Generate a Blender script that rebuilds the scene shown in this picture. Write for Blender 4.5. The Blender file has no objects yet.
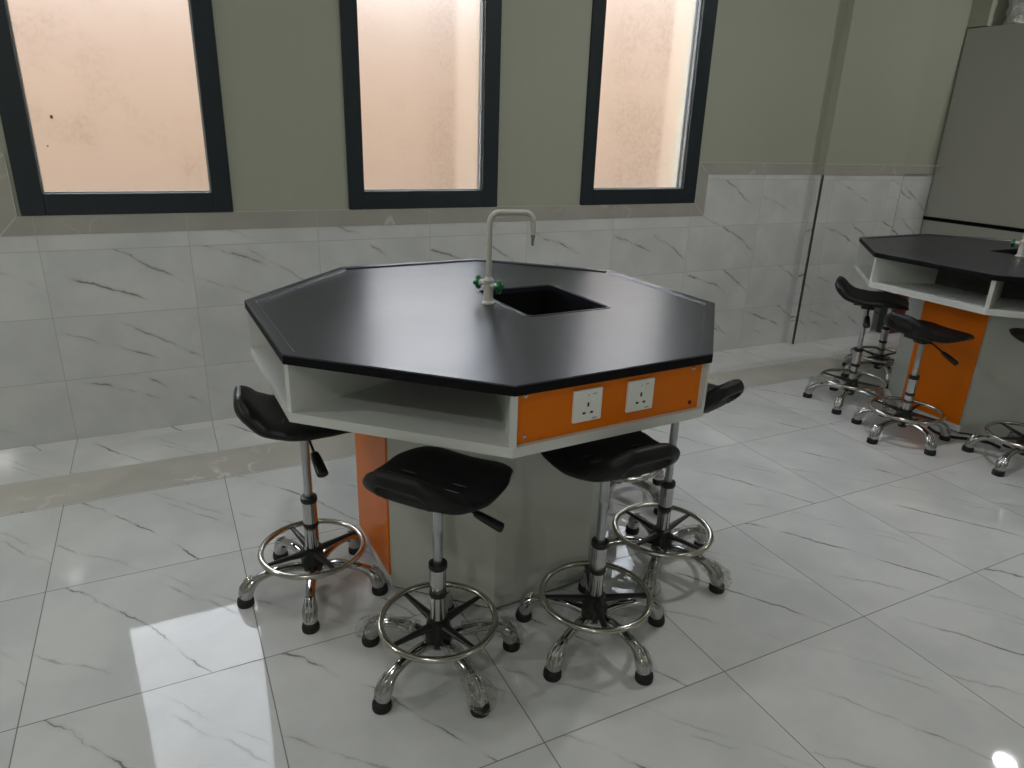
import bpy, bmesh, math, random
from mathutils import Vector, Matrix, noise
from mathutils.geometry import tessellate_polygon
random.seed(7)
scene = bpy.context.scene
COL = scene.collection
PI = math.pi

# ------------------------------------------------------------------ measured layout
D = 3.6363                      # window wall plane (Y)
CEIL = 3.2
XL, XR, YB = -3.4, 6.9, -5.0
G0, R0, T = 0.1138, 1.1498, 0.6  # floor tile grid
ZS, ZIN, ZB, ZHI, ZHB = 1.0526, 1.1426, 0.969, 1.3042, 1.2305
WTOP = 2.78
WIN = [(-.5247, .3233, -.4338, .236), (.8786, 1.7136, .9601, 1.6221), (2.2631, 3.1284, 2.3477, 3.0249)]
PX, PD, PX2 = 4.2055, .0683, 5.047
HX = 5.50
HT = .9097
ZBOT = .7211
RT, ROT, SX, SY = .8195, -20.211, .9868, 1.0129
RP = .4751

# ------------------------------------------------------------------ node helpers
class NT:
    def __init__(s, name):
        s.m = bpy.data.materials.new(name); s.m.use_nodes = True
        s.t = s.m.node_tree; s.n = s.t.nodes; s.l = s.t.links
        s.b = s.n['Principled BSDF']; s.out = s.n['Material Output']
    def put(s, sock, v):
        if hasattr(v, 'is_linked') or isinstance(v, bpy.types.NodeSocket): s.l.new(v, sock)
        else: sock.default_value = v
    def math(s, op, a, b=None, c=None, clamp=False):
        n = s.n.new('ShaderNodeMath'); n.operation = op; n.use_clamp = clamp
        for i, v in enumerate((a, b, c)):
            if v is not None: s.put(n.inputs[i], v)
        return n.outputs[0]
    def pos(s):
        n = s.n.new('ShaderNodeNewGeometry'); x = s.n.new('ShaderNodeSeparateXYZ')
        s.l.new(n.outputs['Position'], x.inputs[0]); return x.outputs[0], x.outputs[1], x.outputs[2]
    def vec(s, a, b, c=0.0):
        n = s.n.new('ShaderNodeCombineXYZ')
        for i, v in enumerate((a, b, c)): s.put(n.inputs[i], v)
        return n.outputs[0]
    def noise(s, vec, scale, detail=3.0, rough=.5, dist=0.0):
        n = s.n.new('ShaderNodeTexNoise'); s.put(n.inputs['Vector'], vec)
        n.inputs['Scale'].default_value = scale; n.inputs['Detail'].default_value = detail
        n.inputs['Roughness'].default_value = rough; n.inputs['Distortion'].default_value = dist
        return n.outputs['Fac']
    def objvec(s):
        return s.n.new('ShaderNodeTexCoord').outputs['Object']
    def sstep(s, v, a, b):
        n = s.n.new('ShaderNodeMapRange'); n.interpolation_type = 'SMOOTHSTEP'
        s.put(n.inputs[0], v); s.put(n.inputs[1], a); s.put(n.inputs[2], b)
        n.inputs[3].default_value = 0; n.inputs[4].default_value = 1
        return n.outputs[0]
    def white(s, vec):
        n = s.n.new('ShaderNodeTexWhiteNoise'); n.noise_dimensions = '3D'; s.put(n.inputs['Vector'], vec)
        return n.outputs['Value']
    def mix(s, f, a, b):
        n = s.n.new('ShaderNodeMix'); n.data_type = 'RGBA'
        s.put(n.inputs[0], f); s.put(n.inputs[6], a); s.put(n.inputs[7], b)
        return n.outputs[2]
    def bump(s, h, strength=.1, dist=.01):
        n = s.n.new('ShaderNodeBump'); n.inputs['Strength'].default_value = strength
        n.inputs['Distance'].default_value = dist; s.put(n.inputs['Height'], h)
        s.l.new(n.outputs[0], s.b.inputs['Normal'])

def c4(c): return (c[0], c[1], c[2], 1.0)

def simple(name, col, rough=.5, metal=0., var=.06, scale=9., ior=1.45, bump=0., coat=0., rvar=0.):
    k = NT(name)
    f = k.noise(k.objvec(), scale, 4)
    lo = tuple(max(0, x * (1 - var)) for x in col); hi = tuple(x * (1 + var) for x in col)
    k.put(k.b.inputs['Base Color'], k.mix(f, c4(lo), c4(hi)))
    k.b.inputs['Metallic'].default_value = metal; k.b.inputs['IOR'].default_value = ior
    if rvar:
        k.put(k.b.inputs['Roughness'], k.math('MULTIPLY_ADD', f, rvar, rough - rvar * .5))
    else: k.b.inputs['Roughness'].default_value = rough
    if coat: k.b.inputs['Coat Weight'].default_value = coat; k.b.inputs['Coat Roughness'].default_value = .1
    if bump: k.bump(k.noise(k.objvec(), scale * 12, 2), bump, .002)
    return k.m

def tile_mat(name, kind):
    """white polished marble tile with diagonal grey veins; kind 'floor' (x,y) or 'wall' (x,z) or 'side' (y,z)"""
    k = NT(name)
    x, y, z = k.pos()
    if kind == 'floor':
        ua, va = k.math('SUBTRACT', x, G0), k.math('SUBTRACT', y, R0); tu, tv = T, T
    elif kind == 'wall':
        ua, va = k.math('SUBTRACT', x, G0), z; tu, tv = T, .2995
    else:
        ua, va = k.math('SUBTRACT', y, R0), z; tu, tv = T, .2995
    gu, gv = k.math('DIVIDE', ua, tu), k.math('DIVIDE', va, tv)
    iu, iv = k.math('FLOOR', gu), k.math('FLOOR', gv)
    fu, fv = k.math('FRACT', gu), k.math('FRACT', gv)
    rnd = k.white(k.vec(iu, iv, 3.3))
    u = k.math('MULTIPLY', fu, tu); v = k.math('MULTIPLY', fv, tv)     # metres inside the tile
    seed = k.math('MULTIPLY', rnd, 17.0 if kind != 'floor' else 1.3)
    pv = k.vec(u, v, seed)
    n1 = k.math('SUBTRACT', k.noise(pv, 5.0, 5, .6), .5)
    n2 = k.math('SUBTRACT', k.noise(pv, 28.0, 3, .6), .5)
    fade = k.noise(k.vec(u, v, k.math('ADD', seed, 5.0)), 7.0, 2)
    total = None
    if kind == 'floor':   # v = c0 + c1*u + c2*u^2 in metres, width, strength, span in u
        veins = [(.665, -1.05, -.85, .0034, 1.0, .04, .54), (.30, -.95, -.2, .0032, .45, .0, .30),
                 (.86, -.95, -.35, .0032, .42, .36, .66), (.98, -1.25, .0, .0024, .35, .30, .62)]
    else:
        veins = [(.262, -.30, -.25, .0030, .9, .0, .42), (.43, -.5, -.15, .0032, .7, .26, .62), (.15, -.25, -.3, .0026, .5, .02, .30)]
    for c0, c1, c2, w, st, ua_, ub_ in veins:
        shift = 0.0
        if kind != 'floor': shift = k.math('MULTIPLY', k.math('SUBTRACT', k.white(k.vec(iu, iv, c0)), .5), .12)
        d = k.math('MULTIPLY_ADD', u, c2, c1); d = k.math('MULTIPLY_ADD', d, u, c0)
        if kind != 'floor': d = k.math('ADD', d, shift)
        d = k.math('SUBTRACT', v, d)
        d = k.math('MULTIPLY_ADD', n1, .11 if kind == 'floor' else .08, d)
        d = k.math('MULTIPLY_ADD', n2, .014, d)
        d = k.math('ABSOLUTE', d)
        wv = k.math('MULTIPLY', k.sstep(fade, .36, .66), w * 2.4)
        core = k.math('SUBTRACT', 1.0, k.sstep(d, k.math('MULTIPLY', wv, .25), k.math('ADD', wv, .0016)))
        halo = k.math('MULTIPLY', k.math('SUBTRACT', 1.0, k.sstep(d, 0.0, .022)), .22)
        ln = k.math('MAXIMUM', core, halo)
        ln = k.math('MULTIPLY', ln, k.math('MULTIPLY', k.sstep(fade, .30, .62), st))
        span = k.math('MULTIPLY', k.sstep(u, ua_ - .02, ua_ + .03), k.math('SUBTRACT', 1.0, k.sstep(u, ub_ - .10, ub_)))
        ln = k.math('MULTIPLY', ln, span)
        if kind != 'floor': ln = k.math('MULTIPLY', ln, k.sstep(k.white(k.vec(iu, iv, c0 * 7)), .30 if st > .6 else .55, .34 if st > .6 else .6))
        total = ln if total is None else k.math('MAXIMUM', total, ln)
    cloud = k.noise(k.vec(u, v, seed), 3.2, 4, .55)
    base = k.mix(k.sstep(cloud, .3, .7), c4((.60, .615, .62)), c4((.70, .71, .705)))
    col = k.mix(total, base, c4((.20, .20, .20)))
    # grout
    eu = k.math('MULTIPLY', k.math('MINIMUM', fu, k.math('SUBTRACT', 1.0, fu)), tu)
    ev = k.math('MULTIPLY', k.math('MINIMUM', fv, k.math('SUBTRACT', 1.0, fv)), tv)
    if kind == 'floor': ev = k.math('ADD', ev, k.math('GREATER_THAN', y, 3.0))      # one long strip beyond the border
    e = k.math('MINIMUM', eu, ev)
    gr = k.math('SUBTRACT', 1.0, k.sstep(e, .0010, .0022))
    col = k.mix(gr, col, c4((.20, .195, .185) if kind == 'floor' else (.45, .45, .44)))
    k.put(k.b.inputs['Base Color'], col)
    r0 = .035 if kind == 'floor' else .10
    k.put(k.b.inputs['Roughness'], k.math('MULTIPLY_ADD', gr, .5, r0))
    k.b.inputs['IOR'].default_value = 1.37 if kind == 'floor' else 1.5
    k.bump(k.math('MULTIPLY_ADD', k.noise(k.vec(x, y, z), 3.0, 1), .35, k.math('MULTIPLY', gr, -1.0)), .06 if kind == 'floor' else .10, .002)
    return k.m

def stone_mat(name, along, seam, off, gain=1.28, vs=.55):
    """taupe marble border strip with pale veins, seams every `seam` metres along an axis"""
    k = NT(name)
    x, y, z = k.pos(); a = {'x': x, 'z': z, 'y': y}[along]
    v = k.vec(x, y, z)
    d = k.math('ABSOLUTE', k.math('SUBTRACT', k.noise(v, 3.4, 3, .5, .3), .5))
    vein = k.math('SUBTRACT', 1.0, k.sstep(d, .0, .022))
    vein = k.math('MULTIPLY', vein, k.math('MULTIPLY', k.sstep(k.noise(v, 2.6, 2), .50, .70), vs))
    base = k.mix(k.noise(v, 5.0, 5), c4((.27 * gain, .26 * gain, .235 * gain)), c4((.37 * gain, .36 * gain, .325 * gain)))
    col = k.mix(vein, base, c4((.74, .72, .68)))
    f = k.math('FRACT', k.math('DIVIDE', k.math('SUBTRACT', a, off), seam))
    e = k.math('MULTIPLY', k.math('MINIMUM', f, k.math('SUBTRACT', 1.0, f)), seam)
    gr = k.math('SUBTRACT', 1.0, k.sstep(e, .0008, .002))
    col = k.mix(gr, col, c4((.50, .49, .46)))
    k.put(k.b.inputs['Base Color'], col)
    k.b.inputs['Roughness'].default_value = .10; k.b.inputs['IOR'].default_value = 1.55
    return k.m

M = {}
M['floor'] = tile_mat('polished_marble_floor_tile', 'floor')
M['wtile'] = tile_mat('white_marble_wall_tile', 'wall')
M['stile'] = tile_mat('white_marble_side_tile', 'side')
M['band'] = stone_mat('taupe_floor_border', 'x', T, G0, 1.65, .95)
M['border'] = stone_mat('taupe_wall_border', 'x', T, G0)
M['borderv'] = stone_mat('taupe_wall_border_upright', 'z', 3.0, 9.0)
M['grout'] = simple('pale_grout', (.55, .54, .50), .7)
M['paint'] = simple('grey_green_wall_paint', (.385, .405, .325), .6, var=.03, scale=2., bump=.05)
M['ceil'] = simple('white_ceiling_paint', (.75, .75, .73), .7, var=.02)
M['frame'] = simple('dark_blue_grey_aluminium', (.018, .026, .032), .38, var=.15)
M['gasket'] = simple('pale_glazing_bead', (.35, .35, .33), .4)
M['top'] = simple('black_phenolic_worktop', (.011, .012, .022), .31, var=.25, scale=3., ior=1.5, rvar=.10)
M['edge'] = simple('matt_black_table_edge', (.004, .004, .005), .6, ior=1.25)
M['black'] = simple('black_resin_sink', (.003, .003, .0034), .7, ior=1.2)
M['white'] = simple('pale_grey_melamine', (.66, .68, .65), .42, var=.03)
M['shelfback'] = simple('shelf_back_baked_shade', (.05, .052, .05), .6)  # compartment shade put into the colour of the back board
M['grey'] = simple('mid_grey_melamine', (.50, .52, .475), .30, var=.04)
M['orange'] = simple('orange_panel', (.78, .178, .0004), .32, var=.05, ior=1.3)
M['plastic'] = simple('white_plastic', (.86, .87, .83), .3, var=.02)
M['tap'] = simple('cream_powder_coat', (.62, .62, .57), .28, var=.03)
M['nozzle'] = simple('grey_nozzle', (.30, .30, .29), .35)
M['green'] = simple('green_knob_plastic', (.010, .155, .055), .3, var=.1)
M['chrome'] = simple('polished_chrome', (.50, .50, .50), .09, 1.0, var=.05, rvar=.06)
M['steel'] = simple('brushed_steel', (.50, .48, .43), .18, 1.0, var=.08)
M['rod'] = simple('satin_gas_rod', (.46, .48, .50), .28, 1.0)
M['rubber'] = simple('black_rubber', (.012, .012, .012), .6)
M['pu'] = simple('black_polyurethane_seat', (.0055, .0056, .0066), .46, var=.2, ior=1.38, bump=.04)
M['rib'] = simple('grey_seat_rib', (.055, .055, .055), .5)  # ribs lighter than the seat around them
M['bplast'] = simple('black_plastic', (.012, .012, .013), .35)
M['dark'] = simple('dark_slot', (.02, .02, .02), .6)
M['hood'] = simple('grey_fume_cupboard_panel', (.42, .42, .385), .42, var=.03)
M['red'] = simple('dark_red_enamel', (.15, .006, .014), .45)
M['darkgrey'] = simple('dark_grey_enamel', (.055, .055, .052), .45)
M['outwall'] = simple('warm_brown_render_outside', (.152, .096, .057), .9, var=.10, scale=1.2)  # one even warm brown base colour
M['outground'] = simple('pale_paving_outside', (.10, .085, .07), .9)

def alu_mat():
    k = NT('crinkled_aluminium_foil'); k.b.inputs['Metallic'].default_value = .75
    k.b.inputs['Base Color'].default_value = (.82, .82, .82, 1); k.b.inputs['Roughness'].default_value = .34
    k.bump(k.noise(k.objvec(), 30, 4, .65, 1.4), 1.0, .035); return k.m
M['foil'] = alu_mat()

def film_mat():
    k = NT('clear_plastic_film')
    tr = k.n.new('ShaderNodeBsdfTransparent'); tr.inputs[0].default_value = (.93, .93, .92, 1)
    k.b.inputs['Base Color'].default_value = (.55, .55, .53, 1); k.b.inputs['Roughness'].default_value = .16
    k.bump(k.noise(k.objvec(), 60, 4, .65, 1.5), 1.0, .012)
    mx = k.n.new('ShaderNodeMixShader')
    f = k.noise(k.objvec(), 45, 3, .6, 1.0)
    k.put(mx.inputs[0], k.math('MULTIPLY_ADD', k.sstep(f, .45, .65), .34, .10))
    k.l.new(tr.outputs[0], mx.inputs[1]); k.l.new(k.b.outputs[0], mx.inputs[2])
    k.l.new(mx.outputs[0], k.out.inputs[0]); return k.m
M['film'] = film_mat()

def pane_mat(name, seed, smear):
    k = NT(name)
    x, y, z = k.pos()
    v = k.vec(x, seed, z)
    fine = k.noise(v, 55, 3, .7)
    big = k.noise(v, 3.0, 4, .6)
    mask = k.sstep(big, .44, .66)
    if smear:
        a, b = smear
        band = k.math('MULTIPLY', k.sstep(x, a - .10, a + .10), k.math('SUBTRACT', 1.0, k.sstep(x, b - .02, b + .02)))
        mask = k.math('MAXIMUM', k.math('MULTIPLY', mask, .35), k.math('MULTIPLY', band, k.sstep(big, .25, .55)))
    dirt = k.math('MULTIPLY', mask, k.math('MULTIPLY_ADD', k.sstep(fine, .35, .7), .42, .06))
    speck = 0.0
    if not smear:     # two fly specks on the left pane
        for sx, sz, sr in ((-.352, 1.452, .0075), (-.385, 1.335, .004)):
            dd = k.math('SQRT', k.math('ADD', k.math('POWER', k.math('SUBTRACT', x, sx), 2.0), k.math('POWER', k.math('MULTIPLY', k.math('SUBTRACT', z, sz), .75), 2.0)))
            sp = k.math('SUBTRACT', 1.0, k.sstep(dd, sr * .6, sr)); speck = sp if isinstance(speck, float) else k.math('MAXIMUM', speck, sp)
    clean = k.sstep(x, smear[1] - .03, smear[1] + .03) if smear else 0.0
    col = k.mix(clean, c4((.82, .79, .77)), c4((.98, .975, .965)))
    col = k.mix(dirt, col, c4((.42, .38, .34)))
    col = k.mix(speck, col, c4((.05, .05, .05)))
    k.put(k.b.inputs['Base Color'], col)
    k.b.inputs['Transmission Weight'].default_value = 1.0
    k.b.inputs['Roughness'].default_value = .32
    k.b.inputs['IOR'].default_value = 1.45
    return k.m

# ------------------------------------------------------------------ mesh helpers
def link(o, parent=None):
    COL.objects.link(o)
    if parent is not None: o.parent = parent
    return o
def obj(name, bm, mat, parent=None, smooth=False, angle=None):
    me = bpy.data.meshes.new(name)
    bmesh.ops.recalc_face_normals(bm, faces=bm.faces[:])
    bm.to_mesh(me); bm.free()
    for m in (mat if isinstance(mat, (list, tuple)) else [mat]): me.materials.append(m)
    if smooth:
        me.polygons.foreach_set('use_smooth', [True] * len(me.polygons))
        if angle: me.set_sharp_from_angle(angle=math.radians(angle))
    me.update()
    return link(bpy.data.objects.new(name, me), parent)
def tag(o, label=None, cat=None, group=None, kind=None):
    if label: o['label'] = label
    if cat: o['category'] = cat
    if group: o['group'] = group
    if kind: o['kind'] = kind
    return o
def empty(name, loc, rz=0):
    o = bpy.data.objects.new(name, None); o.empty_display_size = .05
    o.location = loc; o.rotation_euler = (0, 0, rz); return link(o)
def struct(name, bm, mat, label=None, smooth=False):
    return tag(obj(name, bm, mat, smooth=smooth), label, None, None, 'structure')

def box(bm, x0, y0, z0, x1, y1, z1, bev=0, mi=0):
    n0 = len(bm.faces)
    vs = [bm.verts.new((x, y, z)) for z in (z0, z1) for y in (y0, y1) for x in (x0, x1)]
    fs = [bm.faces.new([vs[i] for i in q]) for q in ((0, 2, 3, 1), (4, 5, 7, 6), (0, 1, 5, 4), (2, 6, 7, 3), (0, 4, 6, 2), (1, 3, 7, 5))]
    for f in fs: f.material_index = mi
    if bev:
        es = list({e for f in fs for e in f.edges})
        r = bmesh.ops.bevel(bm, geom=es, offset=bev, segments=2, profile=.5, affect='EDGES')
        for f in r['faces']: f.material_index = mi
    return bm
def xform(bm, mat, verts=None):
    bmesh.ops.transform(bm, matrix=mat, verts=verts or bm.verts[:]); return bm
def lathe(bm, prof, seg=32, mat=None, mi=0, cap=True):
    rings = []
    for r, z in prof:
        ring = []
        for i in range(seg):
            a = 2 * PI * i / seg; p = Vector((r * math.cos(a), r * math.sin(a), z))
            ring.append(bm.verts.new(mat @ p if mat else p))
        rings.append(ring)
    for a, b in zip(rings, rings[1:]):
        for i in range(seg):
            f = bm.faces.new((a[i], a[(i + 1) % seg], b[(i + 1) % seg], b[i])); f.material_index = mi
    if cap:
        for ring in (rings[0], rings[-1]):
            f = bm.faces.new(ring); f.material_index = mi
    return bm
def catmull(pts, n):
    P = [Vector(p) for p in pts]; out = []
    for i in range(len(P) - 1):
        p0 = P[max(i - 1, 0)]; p1 = P[i]; p2 = P[i + 1]; p3 = P[min(i + 2, len(P) - 1)]
        for j in range(n):
            t = j / n
            out.append(.5 * ((2 * p1) + (-p0 + p2) * t + (2 * p0 - 5 * p1 + 4 * p2 - p3) * t * t + (-p0 + 3 * p1 - 3 * p2 + p3) * t ** 3))
    out.append(P[-1]); return out
def tube(bm, pts, rad, seg=14, flat=1.0, closed=False, mi=0, up=Vector((0, 0, 1))):
    """sweep an ellipse (rad across, rad*flat along the frame's up) along pts; rad number or list"""
    P = [Vector(p) for p in pts]; n = len(P); rings = []
    prev = None
    for i, p in enumerate(P):
        a = P[i - 1] if (i > 0 or closed) else P[i]; b = P[(i + 1) % n] if (i < n - 1 or closed) else P[i]
        t = (b - a).normalized()
        ref = up if abs(t.dot(up)) < .95 else (prev if prev is not None else Vector((1, 0, 0)))
        side = t.cross(ref).normalized()
        if prev is not None and abs(t.dot(up)) >= .95: pass
        nn = side.cross(t).normalized()
        if prev is not None and nn.dot(prev) < 0: nn = -nn; side = -side
        prev = nn
        r = rad[i] if isinstance(rad, (list, tuple)) else rad
        fl = flat[i] if isinstance(flat, (list, tuple)) else flat
        rings.append([bm.verts.new(p + side * (r * math.cos(2 * PI * j / seg)) + nn * (r * fl * math.sin(2 * PI * j / seg))) for j in range(seg)])
    m = n if closed else n - 1
    for i in range(m):
        a = rings[i]; b = rings[(i + 1) % n]
        for j in range(seg):
            f = bm.faces.new((a[j], a[(j + 1) % seg], b[(j + 1) % seg], b[j])); f.material_index = mi
    if not closed:
        for rg in (rings[0], rings[-1]):
            f = bm.faces.new(rg); f.material_index = mi
    return bm
def prism(bm, poly, z0, z1, mi=0):
    a = [bm.verts.new((x, y, z0)) for x, y in poly]; b = [bm.verts.new((x, y, z1)) for x, y in poly]
    n = len(poly)
    for i in range(n):
        f = bm.faces.new((a[i], a[(i + 1) % n], b[(i + 1) % n], b[i])); f.material_index = mi
    for q in (a, b):
        f = bm.faces.new(q); f.material_index = mi
    return bm
def rot2(x, y, a): return (x * math.cos(a) - y * math.sin(a), x * math.sin(a) + y * math.cos(a))

# ------------------------------------------------------------------ the room
bm = bmesh.new(); box(bm, XL, YB, -.15, XR, D + .25, 0); struct('floor', bm, M['floor'], 'white veined polished tile floor')
bm = bmesh.new(); box(bm, XL, 2.9604, 0, XR, 3.2381, .0012); struct('trim_1', bm, M['band'], 'taupe marble strip laid along the floor')
bm = bmesh.new(); box(bm, XL - .2, YB - .2, CEIL, XR + .2, D + .3, CEIL + .15); struct('ceiling', bm, M['ceil'])
bm = bmesh.new(); box(bm, XL - .2, YB - .2, -.15, XL, D + .3, CEIL); struct('wall_left', bm, M['paint'])
bm = bmesh.new(); box(bm, XR, YB - .2, -.15, XR + .2, D + .3, CEIL); struct('wall_right', bm, M['paint'])
bm = bmesh.new(); box(bm, XL - .2, YB - .2, -.15, XR + .2, YB, CEIL); struct('wall_front', bm, M['paint'])
# window wall, cut into blocks round the three openings
bm = bmesh.new()
xs = [XL] + [v for w in WIN for v in w[:2]] + [XR]
box(bm, XL, D, 0, XR, D + .22, ZS); box(bm, XL, D, WTOP, XR, D + .22, CEIL)
for i in range(0, len(xs), 2): box(bm, xs[i], D, ZS, xs[i + 1], D + .22, WTOP)
struct('wall_back', bm, M['paint'], 'grey green painted wall with three windows')
# pilaster and the column over the cupboard
bm = bmesh.new(); box(bm, PX, D - PD, 0, PX2, D + .02, CEIL); struct('pillar_1', bm, M['paint'], 'shallow painted pilaster right of the windows')
bm = bmesh.new(); box(bm, HX + .005, D - .145, 2.27, XR, D + .02, CEIL); struct('pillar_2', bm, M['paint'], 'painted wall projection above the fume cupboard')
# tile cladding
TK = .006
XT0, XT1, XV0, XV1 = -.616, 3.222, -.540, 3.134
bm = bmesh.new()
box(bm, XL, D - TK, 0, XT0, D + .01, ZHB); box(bm, XT0, D - TK, 0, XT1, D + .01, ZB); box(bm, XT1, D - TK, 0, PX, D + .01, ZHB)
box(bm, PX2, D - TK, 0, HX, D + .01, ZHB)
struct('baseboard_back', bm, M['wtile'], 'white veined tiles on the lower window wall')
bm = bmesh.new(); box(bm, PX - TK, D - PD - TK, 0, PX2 + TK, D - PD + .01, ZHB); struct('baseboard_pilaster', bm, M['wtile'])
bm = bmesh.new(); box(bm, PX - TK, D - PD, 0, PX + .004, D - .001, ZHB); struct('baseboard_return', bm, M['stile'])
bm = bmesh.new()
T2 = TK + .002
box(bm, XL, D - T2, ZHB, XT0, D + .01, ZHI); box(bm, XV0, D - T2, ZB, XV1, D + .01, ZS - .001)
box(bm, XT1, D - T2, ZHB, PX - TK, D + .01, ZHI); box(bm, PX - T2, D - PD - T2, ZHB, PX2 + T2, D + .01, ZHI); box(bm, PX2 + T2, D - T2, ZHB, HX, D + .01, ZHI)
struct('trim_2', bm, M['border'], 'taupe marble border strip above the wall tiles')
# mitred uprights beside the outer windows
def quadprism(bm, q, y0, y1):
    a = [bm.verts.new((x, y0, z)) for x, z in q]; b = [bm.verts.new((x, y1, z)) for x, z in q]
    bm.faces.new(a); bm.faces.new(b)
    for i in range(4): bm.faces.new((a[i], a[(i + 1) % 4], b[(i + 1) % 4], b[i]))
bm = bmesh.new()
quadprism(bm, [(XT0, ZB), (XV0, ZS - .001), (XV0, ZHI), (XT0, ZHB)], D - T2, D + .01)
quadprism(bm, [(XT0, ZHB), (XV0, ZHI), (XV0 - .001, ZHI), (XT0, ZHI)], D - T2, D + .01)
quadprism(bm, [(XT0, ZB), (XV0, ZB), (XV0, ZS - .001), (XT0 + .0005, ZB)], D - T2, D + .01)
quadprism(bm, [(XT1, ZB), (XV1, ZS - .001), (XV1, ZHI), (XT1, ZHB)], D - T2, D + .01)
quadprism(bm, [(XT1, ZHB), (XV1, ZHI), (XV1 + .001, ZHI), (XT1, ZHI)], D - T2, D + .01)
quadprism(bm, [(XT1, ZB), (XV1, ZB), (XV1, ZS - .001), (XT1 - .0005, ZB)], D - T2, D + .01)
struct('trim_3', bm, M['borderv'], 'taupe marble uprights beside the outer windows')
# pale mitre and edge grout lines of the border
bm = bmesh.new()
def seam(x0, z0, x1, z1, w=.0022):
    d = Vector((x1 - x0, z1 - z0)).normalized(); nx, nz = -d.y * w, d.x * w
    quadprism(bm, [(x0 + nx, z0 + nz), (x1 + nx, z1 + nz), (x1 - nx, z1 - nz), (x0 - nx, z0 - nz)], D - T2 - .0008, D - .002)
seam(XT0, ZB, XV0, ZS); seam(XT1, ZB, XV1, ZS); seam(XT0, ZHB, XV0, ZHI); seam(XT1, ZHB, XV1, ZHI)
seam(XL, ZHI, XV0, ZHI); seam(XV1, ZHI, PX - .01, ZHI); seam(XV0, ZS, XV0, ZHI, .0014); seam(XV1, ZS, XV1, ZHI, .0014)
seam(.3233, ZS, .8786, ZS, .0016); seam(1.7136, ZS, 2.2631, ZS, .0016)
box(bm, PX - T2, D - PD - T2 - .0015, ZHI - .0015, HX, D - PD, ZHI + .002)
struct('trim_4', bm, M['grout'])
bm = bmesh.new(); box(bm, PX - TK - .0015, D - PD - TK - .0015, 0, PX - TK + .005, D - PD - TK + .004, ZHB)
box(bm, PX2 + TK - .0005, D - PD - TK - .0012, 0, PX2 + TK + .001, D - PD - TK + .004, ZHB)
struct('trim_5', bm, M['darkgrey'], 'dark corner bead of the pilaster')

# windows: frame, bead and frosted pane
for i, (a, b, c, d) in enumerate(WIN):
    bm = bmesh.new()
    y0, y1 = D - .012, D + .07
    box(bm, a, y0, ZS, c, y1, WTOP, .003); box(bm, d, y0, ZS, b, y1, WTOP, .003)
    box(bm, c, y0, ZS, d, y1, ZIN, .003); box(bm, c, y0, WTOP - .09, d, y1, WTOP, .003)
    w = struct('window_%d' % (i + 1), bm, M['frame'], ['dark framed frosted window furthest left', 'dark framed frosted window behind the tap', 'dark framed frosted window furthest right'][i])
    bm = bmesh.new(); q = .006
    box(bm, c, D + .012, ZIN, c + q, D + .03, WTOP - .09); box(bm, d - q, D + .012, ZIN, d, D + .03, WTOP - .09)
    box(bm, c + q, D + .012, ZIN, d - q, D + .03, ZIN + q)
    tag(obj('glazing_bead', bm, M['gasket'], w))
    bm = bmesh.new(); box(bm, c + .001, D + .031, ZIN + .001, d - .001, D + .037, WTOP - .091)
    obj('pane', bm, pane_mat('frosted_pane_%d' % i, 3.1 * i + .7, [None, (1.32, 1.48), (2.45, 2.85)][i]), w)

# outside, seen only as a blur through the frosted panes
bm = bmesh.new(); box(bm, -22, D + 9, -.3, 6.0, D + 9.4, 4.6); box(bm, 6.0, D + 8.6, -.3, 30, D + 9.4, 5.9); struct('wall_outside', bm, M['outwall'])  # taller right-hand block added to cut sky brightness through the right window
bm = bmesh.new(); box(bm, -12, D + .3, -.4, 15, D + 30, -.3); struct('ground_outside', bm, M['outground'])

# ------------------------------------------------------------------ octagonal laboratory table
def oc(k, R, dx=0):
    a = math.radians(45 * k); return rot2(R * SX * math.cos(a), R * SY * math.sin(a), math.radians(ROT))
def ring_oct(R): return [oc(k, R) for k in range(8)]
AX = math.radians(ROT + 22.5)
SINK = (.046, -.205, .362, .182)
def rrect(x0, y0, x1, y1, r, n=5):
    out = []
    for cx, cy, a0 in ((x1 - r, y1 - r, 0), (x0 + r, y1 - r, 90), (x0 + r, y0 + r, 180), (x1 - r, y0 + r, 270)):
        for i in range(n + 1):
            a = math.radians(a0 + 90 * i / n); out.append(rot2(cx + r * math.cos(a), cy + r * math.sin(a), AX))
    return out
def face_frame(k, R):
    """matrix whose x runs along octagon face k->k+1, y points outwards, origin at face start"""
    p, q = Vector(oc(k, R) + (0,)), Vector(oc(k + 1, R) + (0,))
    ex = (q - p).normalized(); ey = Vector((ex.y, -ex.x, 0))
    return Matrix(((ex.x, ey.x, 0, p.x), (ex.y, ey.y, 0, p.y), (0, 0, 1, 0), (0, 0, 0, 1))), (q - p).length

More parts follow.
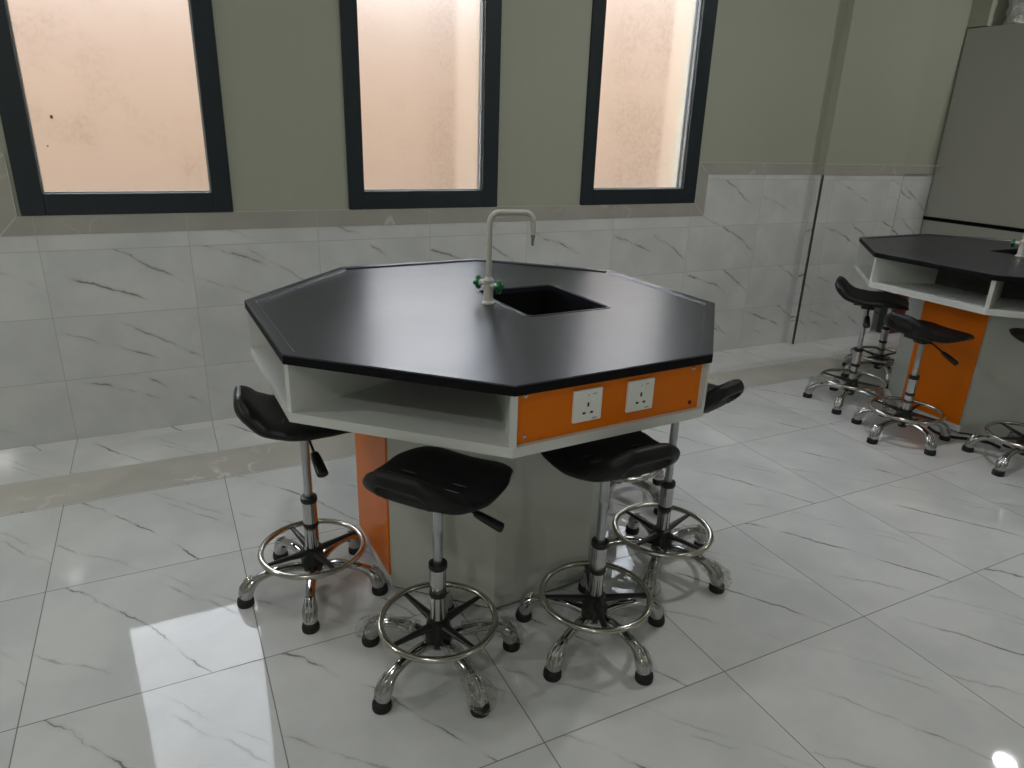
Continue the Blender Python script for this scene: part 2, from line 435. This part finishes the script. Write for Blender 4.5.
def make_table(loc):
    root = empty('lab_table', loc)
    # top with raised rim and sink cut-out
    bm = bmesh.new()
    loops = []
    for R, z in ((RT, HT - .026), (RT, HT - .003), (RT - .003, HT), (RT - .034, HT), (RT - .041, HT - .006)):
        loops.append([bm.verts.new((x, y, z)) for x, y in ring_oct(R)])
    for q, (a, b) in enumerate(zip(loops, loops[1:])):
        for i in range(8): bm.faces.new((a[i], a[(i + 1) % 8], b[(i + 1) % 8], b[i])).material_index = 1 if q == 0 else 0
    hl = []
    for g, z in ((.012, HT - .006), (.010, HT - .0035), (.003, HT - .0035), (0, HT - .008), (0, HT - .026)):
        hl.append([bm.verts.new((x, y, z)) for x, y in rrect(SINK[0] - g, SINK[1] - g, SINK[2] + g, SINK[3] + g, .022 + g)])
    nh = len(hl[0])
    for a, b in zip(hl, hl[1:]):
        for i in range(nh): bm.faces.new((a[i], a[(i + 1) % nh], b[(i + 1) % nh], b[i]))
    for outer, hole in ((loops[-1], hl[0]), (loops[0], hl[-1])):
        vs = outer + hole
        for tri in tessellate_polygon([[v.co.copy() for v in outer], [v.co.copy() for v in hole]]):
            try: bm.faces.new([vs[j] for j in tri])
            except ValueError: pass
    obj('tabletop', bm, [M['top'], M['edge']], root)
    # sink basin
    bm = bmesh.new(); lo = []
    for g, z, r in ((-.001, HT - .010, .022), (-.001, HT - .026, .022), (.006, HT - .17, .022), (.03, HT - .18, .03)):
        lo.append([bm.verts.new((x, y, z)) for x, y in rrect(SINK[0] + g, SINK[1] + g, SINK[2] - g, SINK[3] - g, r)])
    for a, b in zip(lo, lo[1:]):
        for i in range(nh): bm.faces.new((a[i], a[(i + 1) % nh], b[(i + 1) % nh], b[i]))
    bm.faces.new(lo[-1])
    tag(obj('sink_basin', bm, M['black'], root), 'black recessed sink basin')
    # open storage ring: bottom board, dividers, inner back panels
    RB = RT - .005
    bm = bmesh.new(); prism(bm, ring_oct(RB), ZBOT, ZBOT + .027)
    obj('shelf_board', bm, M['white'], root)
    RI = .45
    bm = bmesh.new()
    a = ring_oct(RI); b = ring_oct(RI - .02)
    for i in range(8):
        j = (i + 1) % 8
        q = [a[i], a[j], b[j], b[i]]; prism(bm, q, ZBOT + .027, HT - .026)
    tag(obj('shelf_back', bm, M['shelfback'], root), 'back of the open shelf, shade painted into its colour')
    for k in range(8):
        bm = bmesh.new(); box(bm, RI * .99, -.009, ZBOT + .027, RB - .003, .009, HT - .0262)
        x, y = oc(k, 1.0); xform(bm, Matrix.Rotation(math.atan2(y, x), 4, 'Z'))
        s = math.hypot(x, y); xform(bm, Matrix.Scale(s, 4, Vector((x, y, 0)).normalized()))
        obj('divider', bm, M['white'], root)
    # orange service panel with two sockets
    fm, L = face_frame(6, RB); dep = -.014
    bm = bmesh.new(); box(bm, .012, dep - .012, ZBOT + .028, L - .012, dep, HT - .0265)
    xform(bm, fm); pan = obj('socket_panel', bm, M['orange'], root); tag(pan, 'orange panel holding two sockets')
    for u in (.337, .611):
        cx = u * L + .009; cz = .8215
        bm = bmesh.new(); box(bm, cx - .0435, dep, cz - .0435, cx + .0435, dep + .010, cz + .0435, .003)
        n = dep + .0105
        def pin(x, z, w, h, mi=1): box(bm, cx + x - w / 2, n - .004, cz + z - h / 2, cx + x + w / 2, n, cz + z + h / 2, 0, mi)
        pin(0, .003, .0055, .011); pin(-.0115, -.019, .009, .0055); pin(.0115, -.019, .009, .0055)
        box(bm, cx + .012, n - .004, cz + .012, cx + .024, n + .003, cz + .030, .001)
        pin(.018, .0305, .012, .002, 2); pin(0, .028, .003, .003, 2); pin(.022, -.036, .014, .003, 2)
        xform(bm, fm); tag(obj('power_socket', bm, [M['plastic'], M['dark'], M['nozzle']], pan), 'white three pin socket plate')
    for (u, z, m) in ((.04, .872, 'chrome'), (.04, .765, 'chrome'), (L - .045, .868, 'chrome'), (L - .045, .768, 'dark')):
        bm = bmesh.new()
        lathe(bm, [(.006, 0), (.006, .0012), (.004, .003), (.0012, .0026)], 14, Matrix.Translation((u, dep, z)) @ Matrix.Rotation(-PI / 2, 4, 'X'))
        xform(bm, fm); obj('screw', bm, M[m], pan, True, 40)
    # pedestal
    bm = bmesh.new(); prism(bm, ring_oct(RP - .012), 0, .012, 1); prism(bm, ring_oct(RP), .012, ZBOT, 0)
    obj('pedestal', bm, [M['grey'], M['dark']], root)
    fm, L = face_frame(4, RP)
    bm = bmesh.new(); box(bm, .006, 0, .048, L - .012, .006, ZBOT - .004, .001); xform(bm, fm)
    door = tag(obj('door', bm, M['orange'], root), 'orange pedestal door')
    bm = bmesh.new(); box(bm, L * .42, .006, .688, L * .72, .009, .702, .001); xform(bm, fm); tag(obj('handle', bm, M['dark'], door), 'dark slot handle')
    bm = bmesh.new(); box(bm, .002, 0, .010, L - .002, .003, .045); xform(bm, fm); tag(obj('kick_strip', bm, M['white'], root), 'pale kick strip below the door')
    return root

T1 = (.977, 2.1177, 0); T2L = (4.158, 2.160, 0)
t1 = make_table(T1)
tag(t1, 'octagonal black-topped lab table with orange socket panel, nearest the windows on the left', 'table', 'octagonal lab tables')
def copy_tree(o, parent=None):
    c = o.copy(); link(c)
    if parent is not None: c.parent = parent
    for ch in o.children: copy_tree(ch, c)
    return c
t2 = copy_tree(t1); t2.location = T2L; t2.rotation_euler.z = math.radians(-2.6)
# the copied table stands with its orange door turned to the same side
tag(t2, 'octagonal black-topped lab table cut by the right edge, beside the grey fume cupboard', 'table', 'octagonal lab tables')

# ------------------------------------------------------------------ laboratory tap
def make_tap(loc, rz):
    root = empty('lab_tap', loc, rz)
    z0 = 0
    bm = bmesh.new()
    lathe(bm, [(.022, z0), (.022, .006), (.0175, .010), (.0165, .012), (.0165, .072), (.019, .074), (.019, .082), (.016, .085), (.012, .092)], 28)
    obj('tap_body', bm, M['tap'], root, True, 40)
    r = .034; top = .305; reach = .150
    pts = [(0, 0, .088), (0, 0, .16), (0, 0, top - r)]
    for i in range(1, 9):
        a = PI / 2 * i / 8; pts.append((r - r * math.cos(a), 0, top - r + r * math.sin(a)))
    for i in range(0, 9):
        a = PI / 2 * i / 8; pts.append((reach - r + r * math.sin(a), 0, top - r + r * math.cos(a)))
    pts.append((reach, 0, .232))
    bm = bmesh.new(); tube(bm, pts, .0098, 18, up=Vector((0, 1, 0))); obj('spout', bm, M['tap'], root, True, 50)
    bm = bmesh.new(); prof = [(.0075, .2325), (.0075, .226)]
    z = .226
    for i in range(5): prof += [(.0074 - i * .0004, z - .001), (.0044 - i * .0002, z - .0056)]; z -= .0062
    lathe(bm, prof, 18, Matrix.Translation((reach, 0, 0))); tag(obj('nozzle', bm, M['nozzle'], root, True, 30), 'grey ribbed hose nozzle')
    for s in (1, -1):
        ax = Matrix.Rotation(math.radians(38), 4, 'Z') @ Matrix.Rotation(-PI / 2 * s, 4, 'X')
        hz = .064 if s < 0 else .068
        bm = bmesh.new(); lathe(bm, [(.0095, .012), (.0095, .030), (.0115, .031), (.0115, .036), (.007, .037)], 18, Matrix.Translation((0, 0, hz)) @ ax)
        st = obj('valve', bm, M['tap'], root, True, 40)
        bm = bmesh.new(); n = 40; rings = []
        for (k, h) in ((.35, .036), (.9, .038), (1, .041), (1, .049), (.85, .053), (.3, .055)):
            ring = []
            for i in range(n):
                a = 2 * PI * i / n; rr = (.0190 + .0050 * math.cos(4 * a)) * k
                ring.append(bm.verts.new(Matrix.Translation((0, 0, hz)) @ ax @ Vector((rr * math.cos(a), rr * math.sin(a), h))))
            rings.append(ring)
        for a, b in zip(rings, rings[1:]):
            for i in range(n): bm.faces.new((a[i], a[(i + 1) % n], b[(i + 1) % n], b[i]))
        bm.faces.new(rings[0]); bm.faces.new(rings[-1])
        tag(obj('valve_knob', bm, M['green'], st, True, 50), 'green lobed tap knob')
    return root
ZT = HT - .006
tap1 = make_tap((.975, 2.117, ZT), math.radians(-12))
tag(tap1, 'cream swan-neck lab tap with green knobs standing before the middle window', 'tap', 'lab taps')
tap2 = copy_tree(tap1); tap2.location = (T2L[0] + .008, T2L[1] - .004, ZT); tap2.rotation_euler.z -= math.radians(2.6)
tag(tap2, 'cream lab tap with green knob cut off by the right picture edge', 'tap', 'lab taps')

# ------------------------------------------------------------------ stools
def sm(x): x = max(0., min(1., x)); return x * x * (3 - 2 * x)
def seat_bm():
    prof = catmull([(.195, 0, -.026), (.17, 0, -.012), (.12, 0, -.001), (.06, 0, .0), (0, 0, -.003), (-.055, 0, .001), (-.098, 0, .012), (-.130, 0, .033), (-.157, 0, .064), (-.180, 0, .101)], 12)
    n = len(prof); ln = [0]
    for a, b in zip(prof, prof[1:]): ln.append(ln[-1] + (b - a).length)
    tot = ln[-1]
    NT_, NU = 64, 48
    def samp(t):
        s = t * tot
        for i in range(n - 1):
            if ln[i + 1] >= s - 1e-9:
                f = (s - ln[i]) / (ln[i + 1] - ln[i]); return prof[i].lerp(prof[i + 1], f), (prof[i + 1] - prof[i]).normalized()
        return prof[-1], (prof[-1] - prof[-2]).normalized()
    W = [(0, .120), (.12, .155), (.35, .176), (.55, .176), (.74, .157), (.88, .124), (1, .088)]
    def width(t):
        for (a, wa), (b, wb) in zip(W, W[1:]):
            if t <= b: f = sm((t - a) / (b - a)); return wa + (wb - wa) * f
        return W[-1][1]
    bm = bmesh.new(); top = []; bot = []
    for i in range(NT_ + 1):
        t = .5 - .5 * math.cos(PI * i / NT_)
        p, tg = samp(t); nrm = Vector((tg.z, 0, -tg.x)); 
        if nrm.z < 0 or (abs(nrm.z) < .2 and nrm.x < 0): nrm = -nrm
        e = abs(2 * t - 1); cap = max(0, 1 - e ** 6) ** (1 / 2.3)
        hw = width(t) * max(cap, .0) if cap < 1 else width(t)
        hw = width(t) * (.52 + .48 * cap) if e < 1 else width(t) * .52
        th = (.022 + .006 * sm((t - .6) / .3)) * max(0, 1 - e ** 9) ** .5
        ra = []; rb = []
        for j in range(NU + 1):
            u = math.sin(PI / 2 * (2 * j / NU - 1))
            y = hw * u
            lift = .010 * u * u * (1 - sm((t - .6) / .3))
            edge = max(0, 1 - abs(u) ** 5) ** .5
            c = p + Vector((0, y, 0)) + nrm * lift
            ta = th * edge; tb = th * edge
            dx = max(0, abs(y) - .048) / .024; dt = (t - .87) * tot / .026
            q = dx * dx + dt * dt
            if q < 1: tb -= .017 * sm((1 - q) * 2.2)
            qq = math.hypot(max(0, abs(y) - .048) / .034, (t - .87) * tot / .038)
            if .75 < qq < 1.15: tb += .003 * sm(1 - abs(qq - .95) / .2)
            if j in (0, NU) or i in (0, NT_):
                v = bm.verts.new(c); ra.append(v); rb.append(v)
            else:
                ra.append(bm.verts.new(c + nrm * ta)); rb.append(bm.verts.new(c - nrm * tb))
        top.append(ra); bot.append(rb)
    for G in (top, bot):
        for i in range(NT_):
            for j in range(NU):
                bm.faces.new((G[i][j], G[i][j + 1], G[i + 1][j + 1], G[i + 1][j]))
    return bm
SEATZ = .616
def arc(bm, r, z, rad, n=64, seg=12):
    tube(bm, [(r * math.cos(2 * PI * i / n), r * math.sin(2 * PI * i / n), z) for i in range(n)], rad, seg, closed=True)
def leg_bm():
    bm = bmesh.new()
    pts = catmull([(.025, 0, .082), (.075, 0, .095), (.125, 0, .096), (.165, 0, .089), (.196, 0, .074), (.214, 0, .052), (.2215, 0, .022)], 6)
    n = len(pts); rad = []
    for i in range(n):
        t = i / (n - 1); rad.append(.0185 - .0030 * sm(t / .45) + .0090 * sm((t - .5) / .32) - .0035 * sm((t - .86) / .14))
    tube(bm, pts, rad, 18, [.72 + .22 * sm(i / (n - 1)) for i in range(n)])
    for k in (-1, 0, 1):      # cast ridges on the toe
        tube(bm, [(.198, .010 * k, .0955), (.214, .0105 * k, .086), (.2335, .011 * k, .060), (.241, .0105 * k, .036)], [.002, .0042, .0042, .002], 8)
    return bm
def glide_bm():
    bm = bmesh.new(); lathe(bm, [(.0255, 0), (.0265, .003), (.0265, .014), (.0245, .024), (.020, .027)], 22, Matrix.Translation((.2235, 0, 0))); return bm
def film_bm(seed):
    rnd = random.Random(seed); bm = bmesh.new()
    pts = catmull([(.07, 0, .098), (.125, 0, .096), (.168, 0, .086), (.205, 0, .064), (.238, 0, .052), (.264, 0, .042)], 8)
    n = len(pts); seg = 30; rings = []
    for i, p in enumerate(pts):
        t = i / (n - 1)
        ring = []
        for j in range(seg):
            a = 2 * PI * j / seg
            r = (.021 + .014 * sm((t - .3) / .4) - .016 * sm((t - .82) / .18)) * (1 + .22 * noise.noise(Vector((t * 7 + seed, math.cos(a) * 1.8, math.sin(a) * 1.8))))
            z = max(.004, p.z + r * .95 * math.sin(a))
            ring.append(bm.verts.new((p.x + .010 * noise.noise(Vector((a, t * 9, seed))), r * 1.15 * math.cos(a), z)))
        rings.append(ring)
    for a, b in zip(rings, rings[1:]):
        for j in range(seg): bm.faces.new((a[j], a[(j + 1) % seg], b[(j + 1) % seg], b[j]))
    return bm

PROTO = {}
def share(name, key, maker, mat, parent, rz=0, label=None, smooth=True, angle=45):
    if key not in PROTO:
        o = obj(name, maker(), mat, parent, smooth, angle); PROTO[key] = o.data
    else:
        o = link(bpy.data.objects.new(name, PROTO[key]), parent)
    o.rotation_euler = (0, 0, math.radians(rz))
    if label: o['label'] = label
    return o
def mk(f):
    def g():
        bm = bmesh.new(); f(bm); return bm
    return g
def rod_(bm): lathe(bm, [(.0135, .29), (.0135, .47), (.0142, .472), (.0142, .476), (.0135, .478), (.0135, SEATZ - .030)], 22)
def sleeve_(bm):
    lathe(bm, [(.0215, .118), (.0225, .16), (.0225, .235)], 26); lathe(bm, [(.0235, .245), (.0235, .328)], 26)
def collar_(bm):
    lathe(bm, [(.016, .342), (.0255, .340), (.0265, .334), (.0265, .326), (.0236, .322)], 26)
def collar2_(bm):
    lathe(bm, [(.0226, .232), (.0250, .235), (.0250, .246), (.0236, .249)], 26)
def hub_(bm):
    lathe(bm, [(.020, .158), (.031, .152), (.034, .140), (.034, .118), (.040, .112), (.040, .078), (.030, .068), (.022, .056)], 26)
def spider_(rad):
    def f(bm):
        for k in range(4):
            n0 = len(bm.verts)
            tube(bm, [(.02, 0, .136), (.08, 0, .141), (rad - .004, 0, .146)], [.0155, .0115, .0075], 10, [.75, .65, .6])
            bm.verts.ensure_lookup_table()
            xform(bm, Matrix.Rotation(PI / 2 * k, 4, 'Z'), bm.verts[n0:])
    return f
def ring_(rad):
    def f(bm): arc(bm, rad, .149, .0095)
    return f
def mount_(bm):
    z = SEATZ
    box(bm, -.075, -.055, z - .034, .075, .055, z - .020, .004); box(bm, -.035, -.030, z - .056, .035, .030, z - .034, .006)
def lever_rod_(bm): tube(bm, [(.0, 0, SEATZ - .046), (.05, 0, SEATZ - .050), (.105, 0, SEATZ - .082)], .0042, 10)
def paddle_(bm):
    tube(bm, catmull([(.098, 0, SEATZ - .078), (.108, 0, SEATZ - .083), (.140, 0, SEATZ - .100), (.170, 0, SEATZ - .116), (.178, 0, SEATZ - .120)], 4),
         [.007, .0095, .0115, .0125, .0135, .0145, .0155, .016, .0165, .017, .0175, .018, .018, .0175, .016, .014, .009], 16, .68)
def rib_(s, k):
    def f(bm):
        x = -.015 - k * .040
        pts = [(x - .004 * abs(q), s * (.055 + .045 * q), .0205 + .003 * q + (.002, .004, .014)[k]) for q in (0, .25, .5, .75, 1)]
        tube(bm, pts, [.001, .003, .0035, .003, .001], 8, .6)
    return f

def make_stool(hub, foot, seat, spider, ring_r, label, group, wraps=(), dz=0, lev=-90):
    root = empty('lab_stool', (hub[0], hub[1], 0))
    tag(root, label, 'stool', group)
    st = share('seat', 'seat', seat_bm, M['pu'], root, seat); st.location.z = SEATZ + dz
    for q in (1, -1):
        for k in range(3): share('seat_rib', 'rib%d%d' % (q, k), mk(rib_(q, k)), M['rib'], st)
    share('seat_bracket', 'mount', mk(mount_), M['bplast'], root, seat, angle=30).location.z = dz
    lv = share('lever', 'lever', mk(lever_rod_), M['bplast'], root, seat + lev); lv.location.z = dz
    share('lever_paddle', 'paddle', mk(paddle_), M['bplast'], lv)
    share('gas_rod', 'rod', mk(rod_), M['rod'], root).location.z = dz
    share('column', 'sleeve', mk(sleeve_), M['chrome'], root)
    share('collar', 'collar', mk(collar_), M['bplast'], root)
    share('collar', 'collar2', mk(collar2_), M['bplast'], root)
    share('hub', 'hub', mk(hub_), M['bplast'], root)
    share('footrest_spokes', 'spider%.3f' % ring_r, mk(spider_(ring_r)), M['bplast'], root, spider)
    share('footrest_ring', 'ring%.3f' % ring_r, mk(ring_(ring_r)), M['steel'], root)
    for k in range(5):
        lg = share('leg', 'leg', leg_bm, M['chrome'], root, foot + 72 * k)
        share('rubber_foot', 'glide', glide_bm, M['rubber'], lg)
        if k in wraps:
            share('plastic_wrap', 'film%d' % (k % 3), lambda k=k: film_bm(k % 3 + 1.5), M['film'], lg, label='clear crinkled plastic wrap on the leg')
    return root
GA, GB = 'stools round the near table', 'stools round the far table'
LV = -70
make_stool((.318, 2.037), 39, -6, 15, .163, 'black-seated chrome lab stool left of the near table, its back lip facing left', GA, lev=-78)
make_stool((.570, 1.533), -9, 38, 18, .163, 'black-seated chrome stool in front of the grey pedestal, nearest the camera left of the sockets', GA, (0, 4, 2), lev=LV, dz=-.032)
make_stool((1.044, 1.444), -9, 92, -22, .163, 'black-seated chrome stool directly under the orange socket panel', GA, lev=LV)
make_stool((1.466, 1.662), 7, 108, 16, .168, 'black-seated chrome stool behind the right corner of the socket panel', GA, (0, 4, 3), lev=LV, dz=.034)
make_stool((1.630, 2.165), 0, 185, 30, .163, 'mostly hidden stool behind the near table, only ring and wrapped legs seen', GA, (0, 2, 3, 4), lev=LV)
make_stool((3.535, 2.535), -12, -55, 20, .172, 'black-seated chrome stool at the far table nearest the pilaster, lip facing left', GB, lev=-85, dz=.014)
make_stool((3.390, 2.089), 37, -8, 10, .172, 'black-seated chrome stool before the far table\'s orange door', GB, lev=LV, dz=-.045)
make_stool((4.140, 2.81), 20, -100, 0, .172, 'stool almost hidden behind the far table, by the dark red cabinet', GB, lev=LV, dz=.05)
make_stool((3.640, 1.620), -30, 50, -20, .172, 'black-seated chrome stool cut off by the right picture edge', GB, lev=LV, dz=.010)

# ------------------------------------------------------------------ fume cupboard
ZW = .915
hood = empty('fume_cupboard', (HX, D - .75, 0))
def hb(name, mat, boxes, parent=hood, label=None):
    bm = bmesh.new()
    for b in boxes: box(bm, *b)
    xform(bm, Matrix.Translation((-HX, -(D - .75), 0)))
    o = obj(name, bm, mat, parent); 
    if label: o['label'] = label
    return o
YH0, YH1, XH1 = 2.0, D - .009, 6.45
hb('upper_cabinet', M['hood'], [(HX, YH0, ZW, XH1, YH1, 2.262, .004)])
hb('worktop', M['black'], [(HX - .004, YH0 - .01, ZW - .026, XH1, YH1, ZW, 0)], label='thin black worktop of the fume cupboard')
hb('base_cabinet', M['hood'], [(HX, YH0, .06, XH1, YH1, ZW - .026, .003)])
hb('plinth', M['dark'], [(HX + .03, YH0 + .04, 0, XH1 - .03, YH1, .06, 0)])
bm = bmesh.new()
prof = []
for i in range(60): prof.append((.108 + .007 * math.sin(i * 1.25) + .003 * math.sin(i * 3.1), 2.262 + .0155 * i))
lathe(bm, prof, 40, Matrix.Translation((5.665 - HX, 3.345 - (D - .75), 0)))
for v in bm.verts:
    q = noise.noise(v.co * 26) * .014; v.co.x += q; v.co.y += q
tag(obj('exhaust_duct', bm, M['foil'], hood, True), 'crinkled silver exhaust duct')
tag(hood, 'tall plain grey fume cupboard by the right edge with a silver duct on top', 'fume cupboard')

# ------------------------------------------------------------------ extinguisher cabinet and cable behind the far table
cab = empty('extinguisher_cabinet', (5.29, 3.535, 0))
bm = bmesh.new(); box(bm, -.14, -.045, 0, .14, .045, .62, .006); obj('body', bm, M['darkgrey'], cab)
bm = bmesh.new(); box(bm, -.137, -.057, .02, .137, -.045, .61, .004); dr = tag(obj('door', bm, M['red'], cab), 'dark red cabinet door')
bm = bmesh.new(); box(bm, .09, -.070, .30, .105, -.057, .38, .003); obj('handle', bm, M['darkgrey'], dr)
tag(cab, 'dark cabinet with a red front on the floor behind the far table', 'cabinet')
bm = bmesh.new()
tube(bm, catmull([(3.63, 2.09, .008), (3.60, 2.02, .008), (3.63, 1.95, .008), (3.69, 1.90, .008), (3.74, 1.83, .008), (3.73, 1.77, .008)], 8), .008, 10)
tag(obj('power_cable', bm, M['rubber'], None, True), 'black cable lying on the floor at the foot of the far table', 'cable')

# ------------------------------------------------------------------ lights
def add_light(x, y, power, size=.14, col=(1, .985, .96)):
    l = bpy.data.lights.new('downlight_or_fill', 'AREA'); l.shape = 'DISK'; l.size = size; l.energy = power; l.color = col
    o = bpy.data.objects.new('downlight_or_fill', l); o.location = (x, y, CEIL - .01); link(o); return o
for x, y, pw in ((-1.27, -.35, 6), (5.55, 1.93, 8.5), (.1, 1.9, 3.5), (2.7, 1.9, 8), (-2.4, -3.8, 17), (4.5, -4.5, 14), (-3.2, 2.8, 14)): add_light(x, y, pw)  # leading pair inferred from floor glints; all the others are added, unseen fill

w = bpy.data.worlds.new('sky'); scene.world = w; w.use_nodes = True
w.node_tree.nodes['Background'].inputs[0].default_value = (.82, .90, 1.0, 1)
w.node_tree.nodes['Background'].inputs[1].default_value = 5.5

# ------------------------------------------------------------------ camera
F, YAW, PITCH, ROLL, H = 693.95, -26.9777, -20.2347, 1.9617, 1.4704
y, p, r = map(math.radians, (YAW, PITCH, ROLL))
fw = Vector((-math.sin(y) * math.cos(p), math.cos(y) * math.cos(p), math.sin(p)))
rt = Vector((math.cos(y), math.sin(y), 0)); up = rt.cross(fw)
rt2 = rt * math.cos(r) + up * math.sin(r); up2 = -rt * math.sin(r) + up * math.cos(r)
cam = bpy.data.cameras.new('camera'); cam.sensor_width = 36; cam.lens = F * 36 / 1024; cam.clip_start = .02
co = bpy.data.objects.new('camera', cam); link(co)
m = Matrix((rt2, up2, -fw)).transposed().to_4x4(); m.translation = Vector((0, 0, H)); co.matrix_world = m
scene.camera = co
scene.view_settings.view_transform = 'Standard'; scene.view_settings.look = 'None'
scene.view_settings.gamma = 1; scene.view_settings.use_curve_mapping = False
scene.view_settings.exposure = 1.0
scene.cycles.use_denoising = True
scene.cycles.max_bounces = 14; scene.cycles.diffuse_bounces = 6; scene.cycles.glossy_bounces = 6
scene.cycles.transmission_bounces = 10; scene.cycles.transparent_max_bounces = 16
scene.cycles.sample_clamp_indirect = 8
